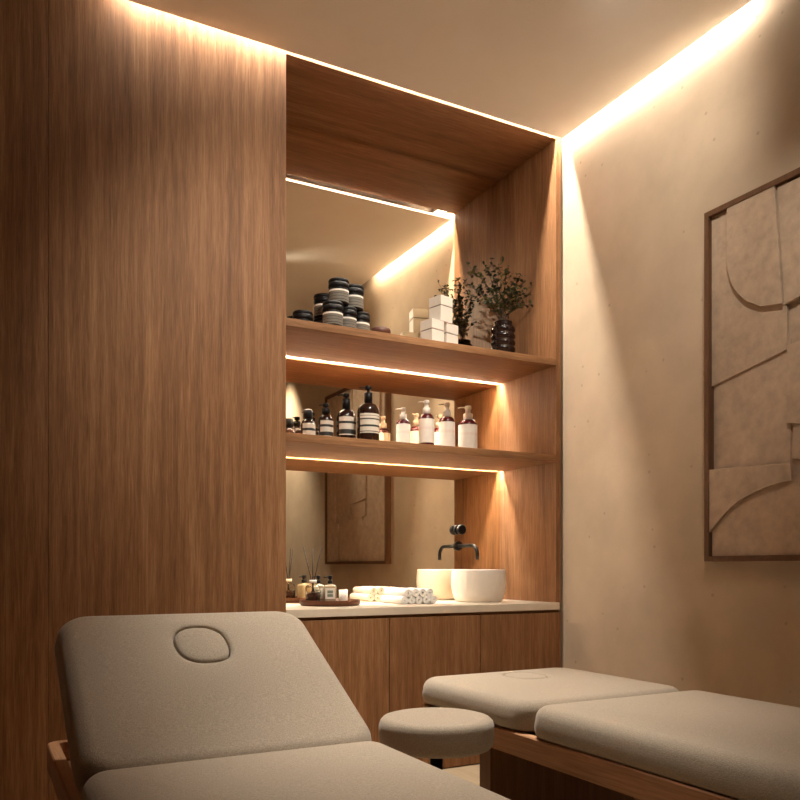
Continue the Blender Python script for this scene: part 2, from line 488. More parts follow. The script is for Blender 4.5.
def cushion(name, hx, hy, th, rc, rt, mat, parent, hole=None, crown=0.006, rb=0.012):
    """upholstered slab, top at z=0, bottom at -th; rc plan corner radius, rt top edge radius; hole=(cx,cy,rx,ry)"""
    bm = bmesh.new()
    loops = []
    loops.append((rrect(hx - rb, hy - rb, rc - rb), -th))
    for k in range(1, 4):
        a = PI / 2 * k / 3
        i = rb * (1 - math.sin(a))
        loops.append((rrect(hx - i, hy - i, rc - i), -th + rb * (1 - math.cos(a))))
    bulge = 0.004
    loops.append((rrect(hx + bulge, hy + bulge, rc + bulge), -(th + rt) / 2))
    nseg = 8
    for k in range(nseg + 1):
        a = PI / 2 * k / nseg
        i = rt * (1 - math.cos(a))
        loops.append((rrect(hx - i, hy - i, max(rc - i, 0.012)), -crown - rt + rt * math.sin(a)))
    base = loops[-1][0]
    if hole:
        cx, cy, rx, ry = hole
        n = len(base)
        target = oval(n, cx, cy, rx, ry, base)
        for t in (0.15, 0.3, 0.45, 0.6, 0.75, 0.88, 0.96, 1.0):
            pts = [((1 - t) * b0[0] + t * c0[0], (1 - t) * b0[1] + t * c0[1]) for b0, c0 in zip(base, target)]
            z = -crown * (1 - min(1, t * 1.6))
            if t > 0.95: z -= 0.003 * (t - 0.95) / 0.05
            loops.append((pts, z))
        loops.append((oval(n, cx, cy, rx, ry, base, shrink=0.002), -0.008))
        loops.append((oval(n, cx, cy, rx, ry, base, shrink=0.002), -0.03))
    else:
        for t in (0.1, 0.25, 0.45, 0.65, 0.85):
            loops.append(([(x * (1 - t), y * (1 - t)) for x, y in base], -crown * (1 - t) ** 2))
    rings = [[bm.verts.new((x, y, z)) for x, y in pts] for pts, z in loops]
    n = len(rings[0])
    for i in range(len(rings) - 1):
        for k in range(n):
            k2 = (k + 1) % n
            bm.faces.new((rings[i][k], rings[i][k2], rings[i + 1][k2], rings[i + 1][k]))
    bm.faces.new(list(reversed(rings[0])))
    bm.faces.new(rings[-1])
    for f in bm.faces: f.smooth = True
    o = link_mesh(name, bm, mat, parent)
    plug = None
    if hole:
        bm = bmesh.new()
        pl = []
        for s, z in ((0.0055, -0.029), (0.0055, -0.008), (0.0075, -0.004), (0.011, -0.001), (0.017, 0.0005)):
            pl.append((oval(n, cx, cy, rx, ry, base, shrink=s), z))
        rr = [[bm.verts.new((x, y, z)) for x, y in pts] for pts, z in pl]
        last = pl[-1][0]
        for t in (0.3, 0.6, 0.85):
            rr.append([bm.verts.new((cx + (x - cx) * (1 - t), cy + (y - cy) * (1 - t), 0.0005 + 0.0025 * t)) for x, y in last])
        for i in range(len(rr) - 1):
            for k in range(n):
                k2 = (k + 1) % n
                bm.faces.new((rr[i][k], rr[i][k2], rr[i + 1][k2], rr[i + 1][k]))
        bm.faces.new(list(reversed(rr[0]))); bm.faces.new(rr[-1])
        for f in bm.faces: f.smooth = True
        plug = link_mesh('face_hole_plug', bm, mat, o)
    return o

def massage_table(label, xc, hw, y_end, y_hinge, y_near, z_top, tilt, lh, legs, grp):
    TH = 0.098
    rail_t, rail_h = 0.030, 0.066
    zr = z_top - TH           # rail top
    t = thing('massage_table', label, 'massage table', (xc, y_hinge, 0), 0, grp)
    ln = y_hinge - y_near
    # rails: a rectangular tray of four boards with rounded corners
    bm = bmesh.new()
    out = rrect(hw + 0.003, (y_end - y_near) / 2, 0.035, cx=0, cy=(y_end + y_near) / 2 - y_hinge)
    inn = rrect(hw + 0.003 - rail_t, (y_end - y_near) / 2 - rail_t, 0.015, cx=0, cy=(y_end + y_near) / 2 - y_hinge)
    n = len(out)
    ring = lambda pts, z: [bm.verts.new((x, y, z)) for x, y in pts]
    e = 0.003
    shrink = lambda pts, d: [(x - d * (1 if x > 0 else -1), y) for x, y in pts]
    R = [ring(inn, zr - rail_h), ring(out, zr - rail_h), ring(out, zr - e), ring(shrink(out, e), zr), ring(inn, zr)]
    for i in range(5):
        a, c = R[i], R[(i + 1) % 5]
        for k in range(n):
            k2 = (k + 1) % n
            bm.faces.new((a[k], a[k2], c[k2], c[k]))
    link_mesh('frame', bm, 'oak_rail', t)
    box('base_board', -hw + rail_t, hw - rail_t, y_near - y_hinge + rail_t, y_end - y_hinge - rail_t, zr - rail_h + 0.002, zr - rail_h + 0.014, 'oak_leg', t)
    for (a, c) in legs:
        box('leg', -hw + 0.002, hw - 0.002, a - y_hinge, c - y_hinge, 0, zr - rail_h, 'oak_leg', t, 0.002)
    g = 0.004
    s = cushion('body_cushion', hw, (ln - g) / 2, TH, 0.055, 0.040, 'linen', t)
    s.location = (0, -(ln + g) / 2, z_top)
    # head section pivots on the hinge edge at the bottom of the cushion
    h = cushion('head_cushion', hw, (lh - g) / 2, TH - 0.004, 0.080, 0.040, 'linen', t, hole=(0.004, lh * 0.20, 0.070, 0.086))
    piv = Matrix.Translation((0, 0, zr + 0.004)) @ Matrix.Rotation(tilt, 4, 'X')
    h.matrix_local = piv @ Matrix.Translation((0, (lh + g) / 2, TH - 0.004))
    if tilt > 0.05:
        bx = box('backrest_board', -hw + 0.04, hw - 0.04, 0.02, lh - 0.03, -0.014, -0.001, 'oak_leg', t)
        bx.matrix_local = piv
        for sx in (-1, 1):
            bm = bmesh.new()
            p1 = piv @ Vector((sx * (hw - 0.08), lh * 0.6, -0.012))
            add_tube(bm, [p1, (sx * (hw - 0.08), lh + 0.04, zr - rail_h + 0.014)], 0.008, 10)
            link_mesh('prop_arm', bm, 'black_metal', t)
    return t

massage_table('beige linen massage table with its head section raised, in the left foreground', 0.500, 0.324, 2.41, 1.66, 0.50, 0.605, math.radians(27.3), 0.630,
              ((1.93, 1.99), (0.85, 0.91)), 'massage tables')
massage_table('flat beige linen massage table beside the plaster wall', 1.722, 0.335, 2.46, 1.845, 0.62, 0.605, 0.0, 0.655,
              ((2.03, 2.09), (1.37, 1.43), (0.75, 0.81)), 'massage tables')

# ------------------------------------------------------------------ stool
st = thing('stool', 'round beige upholstered stool on a black stem between the two massage tables', 'stool', (1.145, 1.94, 0))
prof = [(0.0, 0.484), (0.140, 0.484), (0.152, 0.487), (0.160, 0.497), (0.1625, 0.520), (0.162, 0.545), (0.158, 0.559), (0.150, 0.567), (0.135, 0.571), (0.09, 0.573), (0.0, 0.574)]
lathe('seat_cushion', prof, 'linen', st, 64)
lathe('seat_plate', [(0.09, 0.472), (0.09, 0.484)], 'black_metal', st, 32)
lathe('stem', [(0.028, 0.09), (0.028, 0.30), (0.018, 0.305), (0.018, 0.472)], 'black_metal', st, 24)
for k in range(5):
    a = 2 * PI * k / 5 + 0.4
    c, s = math.cos(a), math.sin(a)
    leg = tube('leg', [(0.02 * c, 0.02 * s, 0.10), (0.14 * c, 0.14 * s, 0.075), (0.17 * c, 0.17 * s, 0.06)], [0.016, 0.012, 0.011], 'black_metal', st)
    bm = bmesh.new()
    add_tube(bm, [(0.17 * c - 0.012 * s, 0.17 * s + 0.012 * c, 0.025), (0.17 * c + 0.012 * s, 0.17 * s - 0.012 * c, 0.025)], 0.025, 16)
    link_mesh('caster', bm, 'black_plastic', leg)

# ------------------------------------------------------------------ wall art
AY0, AY1, AZ0, AZ1 = 1.20, 2.386, 1.012, 2.482
art = thing('wall_art', 'large framed abstract relief in layered beige plaster on the right wall', 'wall art', (XW, AY0, AZ0))
FX = XW - 0.045
fw = 0.022
bm = bmesh.new()
L_ = lambda y: y - AY0
Z_ = lambda z: z - AZ0
add_box(bm, FX - XW, 0, 0, L_(AY1), 0, fw)
add_box(bm, FX - XW, 0, 0, L_(AY1), Z_(AZ1) - fw, Z_(AZ1))
add_box(bm, FX - XW, 0, 0, fw, fw, Z_(AZ1) - fw)
add_box(bm, FX - XW, 0, L_(AY1) - fw, L_(AY1), fw, Z_(AZ1) - fw)
link_mesh('frame', bm, 'frame_wood', art)
box('backing', -0.012, 0, fw, L_(AY1) - fw, fw, Z_(AZ1) - fw, 'relief', art)
def relief(pts, x_front, depth=0.012):
    """flat plaster sheet with outline in (y,z)"""
    bm = bmesh.new()
    f0 = [bm.verts.new((x_front - XW, y - AY0, z - AZ0)) for y, z in pts]
    f1 = [bm.verts.new((x_front - XW + depth, y - AY0, z - AZ0)) for y, z in pts]
    n = len(pts)
    bm.faces.new(f0); bm.faces.new(list(reversed(f1)))
    for k in range(n):
        bm.faces.new((f0[k], f0[(k + 1) % n], f1[(k + 1) % n], f1[k]))
    bmesh.ops.recalc_face_normals(bm, faces=bm.faces[:])
    bmesh.ops.bevel(bm, geom=[e for e in bm.edges if all(abs(v.co.x - (x_front - XW)) < 1e-6 for v in e.verts)], offset=0.0012, segments=1, affect='EDGES')
    return link_mesh('relief_panel', bm, 'relief', art)
yi0, yi1, zi0, zi1 = AY0 + fw, AY1 - fw, AZ0 + fw, AZ1 - fw
RELIEFS = [
    # upper sheet behind the tongue, slanting lower edge
    ([(yi1, zi1), (yi1, 1.748), (2.01, 1.820), (2.01, zi1)], XW - 0.026),
    # middle sheet
    ([(yi1 - 0.012, 1.77), (yi1 - 0.012, 1.38), (2.00, 1.38), (2.00, 1.86)], XW - 0.018),
    # tongue hanging from the top
    ([(2.275, zi1 + 0.005), (2.275, 2.23), (2.262, 2.17), (2.238, 2.115), (2.185, 2.055), (2.116, 2.012), (2.020, 1.996), (2.054, zi1 + 0.005)], XW - 0.042),
    # second half of the tongue
    ([(2.046, zi1 - 0.008), (2.024, 2.125), (2.016, 1.992), (1.952, 2.004), (1.86, 2.06), (1.79, 2.16), (1.76, 2.28), (1.76, zi1 - 0.008)], XW - 0.033),
    # right hand sheets
    ([(2.006, 1.835), (2.006, 1.538), (1.945, 1.525), (1.70, 1.50), (1.70, 1.86), (1.952, 1.838)], XW - 0.032),
    ([(1.985, 1.522), (1.985, 1.400), (1.95, 1.394), (1.74, 1.39), (1.74, 1.505)], XW - 0.024),
    ([(1.93, 2.00), (1.93, 1.86), (1.69, 1.88), (1.69, 1.42), (1.405, 1.395), (1.40, 2.10), (1.74, 2.10)], XW - 0.020),
    ([(1.74, zi1), (1.74, 2.12), (1.41, 2.12), (1.385, 1.9), (1.39, 1.36), (1.455, 1.35), (1.455, zi0), (yi0, zi0), (yi0, zi1)], XW - 0.030),
    # lower sheet with arc cut away
    ([(yi1 + 0.010, 1.398), (1.985, 1.383), (1.980, 1.316), (2.03, 1.312), (2.089, 1.301), (2.15, 1.283), (2.209, 1.259), (2.255, 1.233), (2.292, 1.204), (2.33, 1.168), (yi1 + 0.010, 1.125)], XW - 0.040),
    # bottom sheet under the arc
    ([(yi1 - 0.003, 1.14), (yi1 - 0.003, zi0), (1.475, zi0), (1.475, 1.36), (1.92, 1.40), (1.97, 1.33), (2.03, 1.325), (2.12, 1.30), (2.25, 1.245)], XW - 0.027),
]
for pts, xf in RELIEFS: relief(pts, xf)

# ------------------------------------------------------------------ upper shelf: jars
LAM, LGR, LDK = 0, 1, 2
def facing(x, y):
    return math.atan2(-y, -x)
jar = thing('cosmetic_jar', 'dark cosmetic jar', 'jar', (0, 0, 0), 0, 'dark jars on the upper shelf')
lathe('body', [(0.0, 0.0), (0.042, 0.0), (0.0465, 0.004), (0.0465, 0.070), (0.044, 0.076), (0.044, 0.082)], 'jar_black', jar)
lathe('lid', [(0.047, 0.080), (0.0485, 0.082), (0.0485, 0.100), (0.0475, 0.1005), (0.0475, 0.102), (0.0485, 0.1025), (0.0485, 0.112), (0.046, 0.117), (0.0, 0.118)], 'black_plastic', jar)
bm = bmesh.new()
rows = [(0.010, 0.018, 1), (0.018, 0.021, 2), (0.021, 0.033, 1), (0.033, 0.035, 2), (0.035, 0.045, 1), (0.045, 0.047, 2), (0.047, 0.058, 1), (0.058, 0.066, 3)]
for z0, z1, mi in rows: add_patch(bm, 0.0471, z0, z1, -1.45, 1.45, mi, 20)
link_mesh('label', bm, ['label', 'label_grey', 'label_dark', 'white_label'], jar)
JX, JY = 1.462, 3.418
sx, sy = 0.0885, 0.042
spots = [(JX, JY, 0, 'dark jar with striped cream label, left end of the bottom row of the pyramid'),
         (JX + sx, JY + sy, 0, 'dark jar with striped cream label, middle of the bottom row of the pyramid'),
         (JX + 2 * sx, JY + 2 * sy, 0, 'dark jar with striped cream label, right end of the bottom row of the pyramid'),
         (JX + sx * 0.45, JY + sy * 0.45 + 0.004, 0.1185, 'dark jar with striped cream label, left one on top of the pyramid'),
         (JX + sx * 1.55, JY + sy * 1.55 + 0.004, 0.1185, 'dark jar with striped cream label, right one on top of the pyramid'),
         (1.520, 3.67, 0, 'added dark jar carrying the reflection stand-in jar, left behind the pyramid'),  # this pair is added in place of the top jar's reflection
         (1.520, 3.67, 0.1185, 'added dark jar standing in for a mirror reflection, left behind the pyramid'),
         (1.388, 3.610, 0, 'lone dark jar at the left end of the upper shelf')]
for i, (x, y, z, lab) in enumerate(spots):
    rz = facing(x, y)
    if i == 0:
        jar.location = (x, y, ZS1 + z); jar.rotation_euler.z = rz; jar['label'] = lab
    else:
        dup(jar, (x, y, ZS1 + z), rz, lab)
tin = thing('tin', 'low brown tin behind the jar pyramid, left of the white boxes', 'tin', (1.800, 3.60, ZS1))
lathe('body', [(0.0, 0), (0.045, 0), (0.048, 0.003), (0.048, 0.060)], 'brown_lid', tin)
lathe('lid', [(0.050, 0.058), (0.050, 0.088), (0.047, 0.092), (0.0, 0.092)], 'brown_lid', tin)

# white boxes
def gift_box(x, y, z, rz, h, lab):
    b = thing('gift_box', lab, 'box', (x, y, ZS1 + z), rz, 'white lidded boxes on the upper shelf')
    s, lid = 0.045, 0.050
    box('base', -s, s, -s, s, 0, h - lid - 0.006, 'box_white', b, 0.0012)
    box('neck', -s + 0.003, s - 0.003, -s + 0.003, s - 0.003, h - lid - 0.006, h - lid, 'box_gap', b)
    box('lid', -s - 0.0005, s + 0.0005, -s - 0.0005, s + 0.0005, h - lid, h, 'box_white', b, 0.0012)
gift_box(2.178, 3.735, 0, 0.25, 0.222, 'tall white lidded box under the top box, left one of the pair')
gift_box(2.290, 3.770, 0, 0.25, 0.222, 'tall white lidded box under the top box, right one beside the vase')
gift_box(2.240, 3.748, 0.2225, 0.25, 0.138, 'white lidded box resting on top of the two tall white boxes')

# vase with branches
VX, VY = 2.590, 3.66
va = thing('vase', 'dark ribbed glass vase holding leafy branches at the right end of the upper shelf', 'vase', (VX, VY, ZS1))
prof = [(0.0, 0.0), (0.055, 0.0), (0.062, 0.006)]
zz = 0.010
for k in range(6):
    for j in range(7):
        a = PI * j / 6
        prof.append((0.060 + 0.008 * math.sin(a), zz + 0.036 * j / 6))
    zz += 0.036 + 0.0005
prof += [(0.052, zz + 0.008), (0.048, zz + 0.016), (0.050, zz + 0.026), (0.046, zz + 0.026), (0.044, zz + 0.012), (0.052, zz - 0.01), (0.05, 0.03), (0.0, 0.03)]
lathe('vase_body', prof, 'smoke_glass', va, 40)
VT = zz + 0.026
br = thing('leafy_branches', 'dark green small-leaved branches standing in the ribbed vase', 'branches', (VX, VY, ZS1 + 0.035))
def leaf(bm, p, d, up, ln, w, mi):
    d = d.normalized(); sd = d.cross(up)
    if sd.length < 1e-3: sd = d.cross(Vector((1, 0, 0)))
    sd.normalize(); nr = sd.cross(d)
    a = bm.verts.new(p); t_ = bm.verts.new(p + d * ln - nr * ln * 0.08)
    l1 = bm.verts.new(p + d * ln * 0.35 + sd * w * 0.5 + nr * w * 0.12); r1 = bm.verts.new(p + d * ln * 0.35 - sd * w * 0.5 + nr * w * 0.12)
    l2 = bm.verts.new(p + d * ln * 0.72 + sd * w * 0.42 + nr * w * 0.1); r2 = bm.verts.new(p + d * ln * 0.72 - sd * w * 0.42 + nr * w * 0.1)
    m1 = bm.verts.new(p + d * ln * 0.35); m2 = bm.verts.new(p + d * ln * 0.72)
    for q in ((a, m1, l1), (a, r1, m1), (m1, m2, l2, l1), (m1, r1, r2, m2), (m2, t_, l2), (m2, r2, t_)):
        f = bm.faces.new(q); f.material_index = mi; f.smooth = True
rnd = random.Random(21)
RX = Vector((math.cos(YAW), -math.sin(YAW), 0)); FW = Vector((math.sin(YAW), math.cos(YAW), 0))
tips = [(-0.21, 0.245, 0.00), (-0.16, 0.31, -0.05), (-0.10, 0.36, 0.05), (-0.04, 0.30, -0.08), (0.02, 0.29, 0.03), (0.07, 0.27, -0.07),
        (0.12, 0.24, 0.00), (0.15, 0.15, -0.06), (-0.08, 0.17, -0.11), (0.05, 0.16, -0.12), (-0.13, 0.20, 0.06), (0.10, 0.29, 0.02), (-0.24, 0.18, -0.04), (-0.20, 0.33, -0.08), (0.15, 0.09, -0.1), (-0.10, 0.08, -0.14), (-0.07, 0.38, -0.02)]
for (a, c, d) in tips:
    base_p = Vector((rnd.uniform(-0.02, 0.02), rnd.uniform(-0.02, 0.02), 0.0))
    neck = Vector((rnd.uniform(-0.025, 0.025), rnd.uniform(-0.02, 0.02), VT - 0.035))
    tip = RX * a + FW * (d * 0.6) + Vector((0, 0, VT - 0.035 + c * 0.92))
    tip.x = min(tip.x, XR - VX - 0.03); tip.y = min(tip.y, YM - VY - 0.03)
    mid = neck.lerp(tip, 0.5) + Vector((0, 0, 0.035)) + RX * (-a * 0.12)
    pts = [base_p, neck]
    for k in range(1, 9):
        t = k / 8
        pts.append(neck * (1 - t) ** 2 + mid * 2 * t * (1 - t) + tip * t * t)
    bo = tube('branch', pts, [0.0022] * 4 + [0.0016] * 3 + [0.0011] * 3, 'twig', br, 6)
    bm = bmesh.new()
    for side in range(3):            # side twigs carry leaf pairs
        k0 = 3 + side * 2
        root = pts[k0]
        dr = (pts[min(k0 + 1, 9)] - pts[k0 - 1]).normalized()
        off = Vector((rnd.uniform(-1, 1), rnd.uniform(-1, 1), rnd.uniform(-0.2, 0.8))).normalized()
        en = root + (dr * 0.5 + off * 0.8) * rnd.uniform(0.05, 0.085)
        en.x = min(en.x, XR - VX - 0.03); en.y = min(en.y, YM - VY - 0.03)
        add_tube(bm, [root, en], [0.0010, 0.0006], 5)
        for f in bm.faces:
            if f.material_index == 0 and len(f.verts) == 4: pass
        for j in range(5):
            p = root.lerp(en, 0.25 + 0.19 * j)
            for s_ in (-1, 1):
                dd = (dr * 0.4 + Vector((rnd.uniform(-1, 1), rnd.uniform(-1, 1), rnd.uniform(-0.6, 0.9))))
                leaf(bm, p, dd, Vector((rnd.uniform(-.5, .5), rnd.uniform(-.5, .5), 1)), rnd.uniform(0.016, 0.027), rnd.uniform(0.010, 0.016), 1 if rnd.random() < 0.7 else 2)
    for k in range(3, 10):
        for s_ in range(4):
            dd = Vector((rnd.uniform(-1, 1), rnd.uniform(-1, 1), rnd.uniform(-0.4, 1.0)))
            leaf(bm, pts[k].copy(), dd, Vector((rnd.uniform(-.5, .5), rnd.uniform(-.5, .5), 1)), rnd.uniform(0.016, 0.028), rnd.uniform(0.010, 0.016), 1 if rnd.random() < 0.65 else 2)
    link_mesh('leaves', bm, ['twig', 'leaf', 'leaf2'], bo)

# ------------------------------------------------------------------ lower shelf: amber bottles
def label_mesh(parent, r, rows, a=1.15, mats=('label', 'label_grey', 'label_dark')):
    bm = bmesh.new()
    for z0, z1, mi in rows: add_patch(bm, r, z0, z1, -a, a, mi, 14)
    return link_mesh('label', bm, list(mats), parent)

def add_pump(parent, z, hs, mat, nozzle_ang, stem_r=0.006, head_r=0.013, noz=0.035, collar_r=0.015, collar_h=0.022):
    p = lathe('pump', [(0.0, z), (collar_r, z), (collar_r, z + collar_h), (collar_r * 0.75, z + collar_h + 0.003), (stem_r, z + collar_h + 0.004),
                   (stem_r, z + hs - 0.018), (head_r * 0.9, z + hs - 0.018), (head_r, z + hs - 0.015), (head_r, z + hs - 0.003), (head_r * 0.85, z + hs), (0.0, z + hs)], mat, parent, 24)
    c, s = math.cos(nozzle_ang), math.sin(nozzle_ang)
    zt = z + hs - 0.007
    tube('nozzle', [(0.006 * c, 0.006 * s, zt), (noz * 0.75 * c, noz * 0.75 * s, zt), (noz * c, noz * s, zt - 0.003)], [0.0036, 0.0030, 0.0025], mat, p, 10)
    return p

# nozzle angle in the local frame, where the label faces +X (rotated to the viewer): -pi/2 is image left
NOZ = -PI / 2
def amber(name, lab, u_x, y, h_body, r, shoulder, rows, cap):
    t = thing(name, lab, 'bottle', (u_x, y, ZS2), facing(u_x, y) + 0.35)
    nr = r * 0.36
    prof = [(0.0, 0.0), (r * 0.9, 0.0), (r, 0.005), (r, h_body - shoulder)]
    for k in range(1, 7):
        a = PI / 2 * k / 6
        prof.append((nr + (r - nr) * math.cos(a) ** 0.9 if k < 6 else nr, h_body - shoulder + shoulder * math.sin(a)))
    prof += [(nr, h_body + 0.008)]
    lathe('glass_body', prof, 'amber', t, 36)
    label_mesh(t, r + 0.0006, rows)
    zt = h_body + 0.004
    if cap[0] == 'pump':
        add_pump(t, zt, cap[1], 'black_plastic', NOZ - 0.35, collar_r=cap[2], collar_h=cap[3], head_r=cap[2] * 0.8, noz=cap[4])
    else:
        lathe('cap', [(cap[2] * 0.8, zt - 0.004), (cap[2], zt), (cap[2], zt + cap[1] * 0.85), (cap[2] * 0.75, zt + cap[1]), (0, zt + cap[1])], 'black_plastic', t, 24)
    return t
amber('cosmetic_bottle', 'small amber bottle with round black cap, leftmost on the lower shelf', 1.463, 3.733, 0.140, 0.036, 0.035,
      [(0.050, 0.080, 0), (0.080, 0.092, 2), (0.092, 0.116, 0)], ('cap', 0.044, 0.024))
amber('pump_bottle', 'small amber pump bottle with dark label bands, right of the capped amber bottle', 1.532, 3.67, 0.158, 0.037, 0.040,
      [(0.044, 0.050, 0), (0.050, 0.070, 2), (0.070, 0.094, 0), (0.094, 0.106, 2), (0.106, 0.126, 0)], ('pump', 0.052, 0.019, 0.026, 0.033))
amber('pump_bottle', 'medium amber pump bottle with tall black pump, second from the right of the amber ones', 1.616, 3.61, 0.178, 0.048, 0.045,
      [(0.050, 0.055, 0), (0.055, 0.078, 2), (0.078, 0.106, 0), (0.106, 0.118, 2), (0.118, 0.140, 0)], ('pump', 0.078, 0.019, 0.050, 0.042))
amber('pump_bottle', 'largest amber pump bottle, beside the white bottles on the lower shelf', 1.683, 3.50, 0.196, 0.054, 0.042,
      [(0.048, 0.054, 0), (0.054, 0.058, 2), (0.058, 0.078, 0), (0.078, 0.088, 2), (0.088, 0.112, 0), (0.112, 0.115, 1), (0.115, 0.119, 2), (0.119, 0.130, 0), (0.130, 0.133, 1), (0.133, 0.142, 0)], ('pump', 0.082, 0.020, 0.048, 0.046))

# white-labelled red bottles
wb = thing('pump_bottle', 'white bottle', 'bottle', (0, 0, 0), 0, 'white pump bottles on the lower shelf')
r = 0.044
prof = [(0.0, 0.0), (r * 0.92, 0.0), (r, 0.006), (r, 0.176)]
for k in range(1, 7):
    a = PI / 2 * k / 6
    prof.append((0.017 + (r - 0.017) * math.cos(a), 0.176 + 0.030 * math.sin(a)))
prof += [(0.017, 0.212)]
lathe('glass_body', prof, 'red_glass', wb, 36)
bm = bmesh.new()
for z0, z1, mi in ((0.050, 0.120, 0), (0.120, 0.134, 1), (0.134, 0.176, 0)): add_patch(bm, r + 0.0007, z0, z1, -3.141, 3.141, mi, 44)
link_mesh('label', bm, ['white_label', 'label_pink'], wb)
add_pump(wb, 0.206, 0.072, 'white_plastic', NOZ, stem_r=0.0125, head_r=0.0155, noz=0.048, collar_r=0.0215, collar_h=0.030)
wspots = [(1.990, 3.715, (0.84, 0.84, 0.88), 'smallest white pump bottle with ruby shoulder, leftmost of the white ones'),
          (2.077, 3.62, (0.92, 0.92, 0.985), 'white pump bottle with ruby shoulder, second of the white ones from the left'),
          (2.250, 3.70, (0.98, 0.98, 1.05), 'white pump bottle with ruby shoulder, third of the white ones from the left'),
          (2.397, 3.72, (1.16, 1.16, 1.05), 'widest white pump bottle with ruby shoulder, rightmost on the lower shelf')]
for i, (x, y, sc, lab) in enumerate(wspots):
    if i == 0:
        wb.location = (x, y, ZS2); wb.rotation_euler.z = facing(x, y); wb.scale = sc; wb['label'] = lab
    else:
        dup(wb, (x, y, ZS2), facing(x, y), lab, sc)

# ------------------------------------------------------------------ worktop: tray and its things
TX, TY = 1.548, 3.655
tr = thing('tray', 'round dark wooden tray on the left end of the worktop', 'tray', (TX, TY, ZT))
lathe('tray_body', [(0.0, 0.0), (0.138, 0.0), (0.148, 0.006), (0.150, 0.026), (0.148, 0.028), (0.144, 0.027), (0.141, 0.012), (0.0, 0.012)], 'dark_wood', tr, 64)
ZTR = ZT + 0.0125
df = thing('reed_diffuser', 'reed diffuser with dark oil and three reeds on the wooden tray', 'diffuser', (1.474, 3.695, ZTR))
lathe('glass_bottle', [(0.0, 0.0), (0.034, 0.0), (0.037, 0.004), (0.037, 0.076), (0.030, 0.086), (0.013, 0.092), (0.012, 0.112), (0.010, 0.112), (0.010, 0.092), (0.028, 0.083), (0.034, 0.074), (0.034, 0.006), (0.0, 0.006)], 'glass', df, 32)
lathe('oil', [(0.0, 0.0065), (0.0335, 0.0065), (0.0335, 0.048), (0.0, 0.048)], 'liquid', df, 32)
lathe('collar', [(0.0125, 0.098), (0.0185, 0.098), (0.0185, 0.113), (0.0125, 0.113), (0.0125, 0.098)], 'white_label', df, 24, cap0=False, cap1=False)
for a, d in ((-0.048, 0.01), (-0.004, 0.02), (0.042, -0.005)):
    top = RX * a + FW * d
    bot = RX * (-a * 0.35) - FW * d * 0.3
    tube('reed', [(bot.x, bot.y, 0.012), (top.x, top.y, 0.275)], 0.0024, 'reed', df, 8)
sb = thing('soap_bottle', 'soap bottle', 'bottle', (0, 0, 0), 0, 'soap bottles on the tray')
bm = bmesh.new()
lp = [rrect(0.030, 0.026, 0.008, 5, 3)]
def stack(bm, levels):
    rings = []
    for hx, hy, rc, z in levels:
        rings.append([bm.verts.new((x, y, z)) for x, y in rrect(hx, hy, rc, 5, 3)])
    n = len(rings[0])
    for i in range(len(rings) - 1):
        for k in range(n):
            f = bm.faces.new((rings[i][k], rings[i][(k + 1) % n], rings[i + 1][(k + 1) % n], rings[i + 1][k])); f.smooth = True
    bm.faces.new(list(reversed(rings[0]))); bm.faces.new(rings[-1])
stack(bm, [(0.024, 0.028, 0.008, 0), (0.026, 0.030, 0.009, 0.004), (0.026, 0.030, 0.009, 0.078), (0.022, 0.026, 0.009, 0.086), (0.010, 0.010, 0.0095, 0.089), (0.010, 0.010, 0.0095, 0.098)])
link_mesh('bottle_body', bm, 'soap', sb)
bm = bmesh.new()
for y0, y1, z0, z1, mi in ((-0.024, 0.024, 0.018, 0.028, 0), (-0.024, -0.014, 0.028, 0.060, 0), (-0.014, 0.014, 0.028, 0.042, 1), (-0.014, 0.014, 0.042, 0.046, 0), (-0.014, 0.014, 0.046, 0.060, 1), (0.014, 0.024, 0.028, 0.060, 0), (-0.024, 0.024, 0.060, 0.072, 0)):
    vs = [bm.verts.new((0.0266, y, z)) for y, z in ((y0, z0), (y1, z0), (y1, z1), (y0, z1))]
    f = bm.faces.new(vs); f.material_index = mi
link_mesh('label', bm, ['white_label', 'green_print'], sb)
add_pump(sb, 0.094, 0.040, 'black_plastic', NOZ, stem_r=0.005, head_r=0.010, noz=0.032, collar_r=0.012, collar_h=0.014)
for i, (x, y, lab) in enumerate(((1.566, 3.695, 'soap bottle with black pump at the middle of the tray'), (1.533, 3.768, 'soap bottle with black pump half behind the reed diffuser'))):
    if i == 0:
        sb.location = (x, y, ZTR); sb.rotation_euler.z = facing(x, y); sb['label'] = lab
    else:
        dup(sb, (x, y, ZTR), facing(x, y), lab)
cd = thing('candle', 'small candle in a cream cup at the right of the tray', 'candle', (1.640, 3.70, ZTR))
lathe('cup', [(0.0, 0.0), (0.020, 0.0), (0.022, 0.003), (0.022, 0.062), (0.0205, 0.062), (0.0205, 0.004), (0.0, 0.004)], 'ceramic', cd, 28)
lathe('wax', [(0.0, 0.0045), (0.020, 0.0045), (0.020, 0.046), (0.0, 0.046)], 'candle', cd, 28)
tube('wick', [(0, 0, 0.045), (0.001, 0, 0.058)], 0.0012, 'black_plastic', cd, 6)

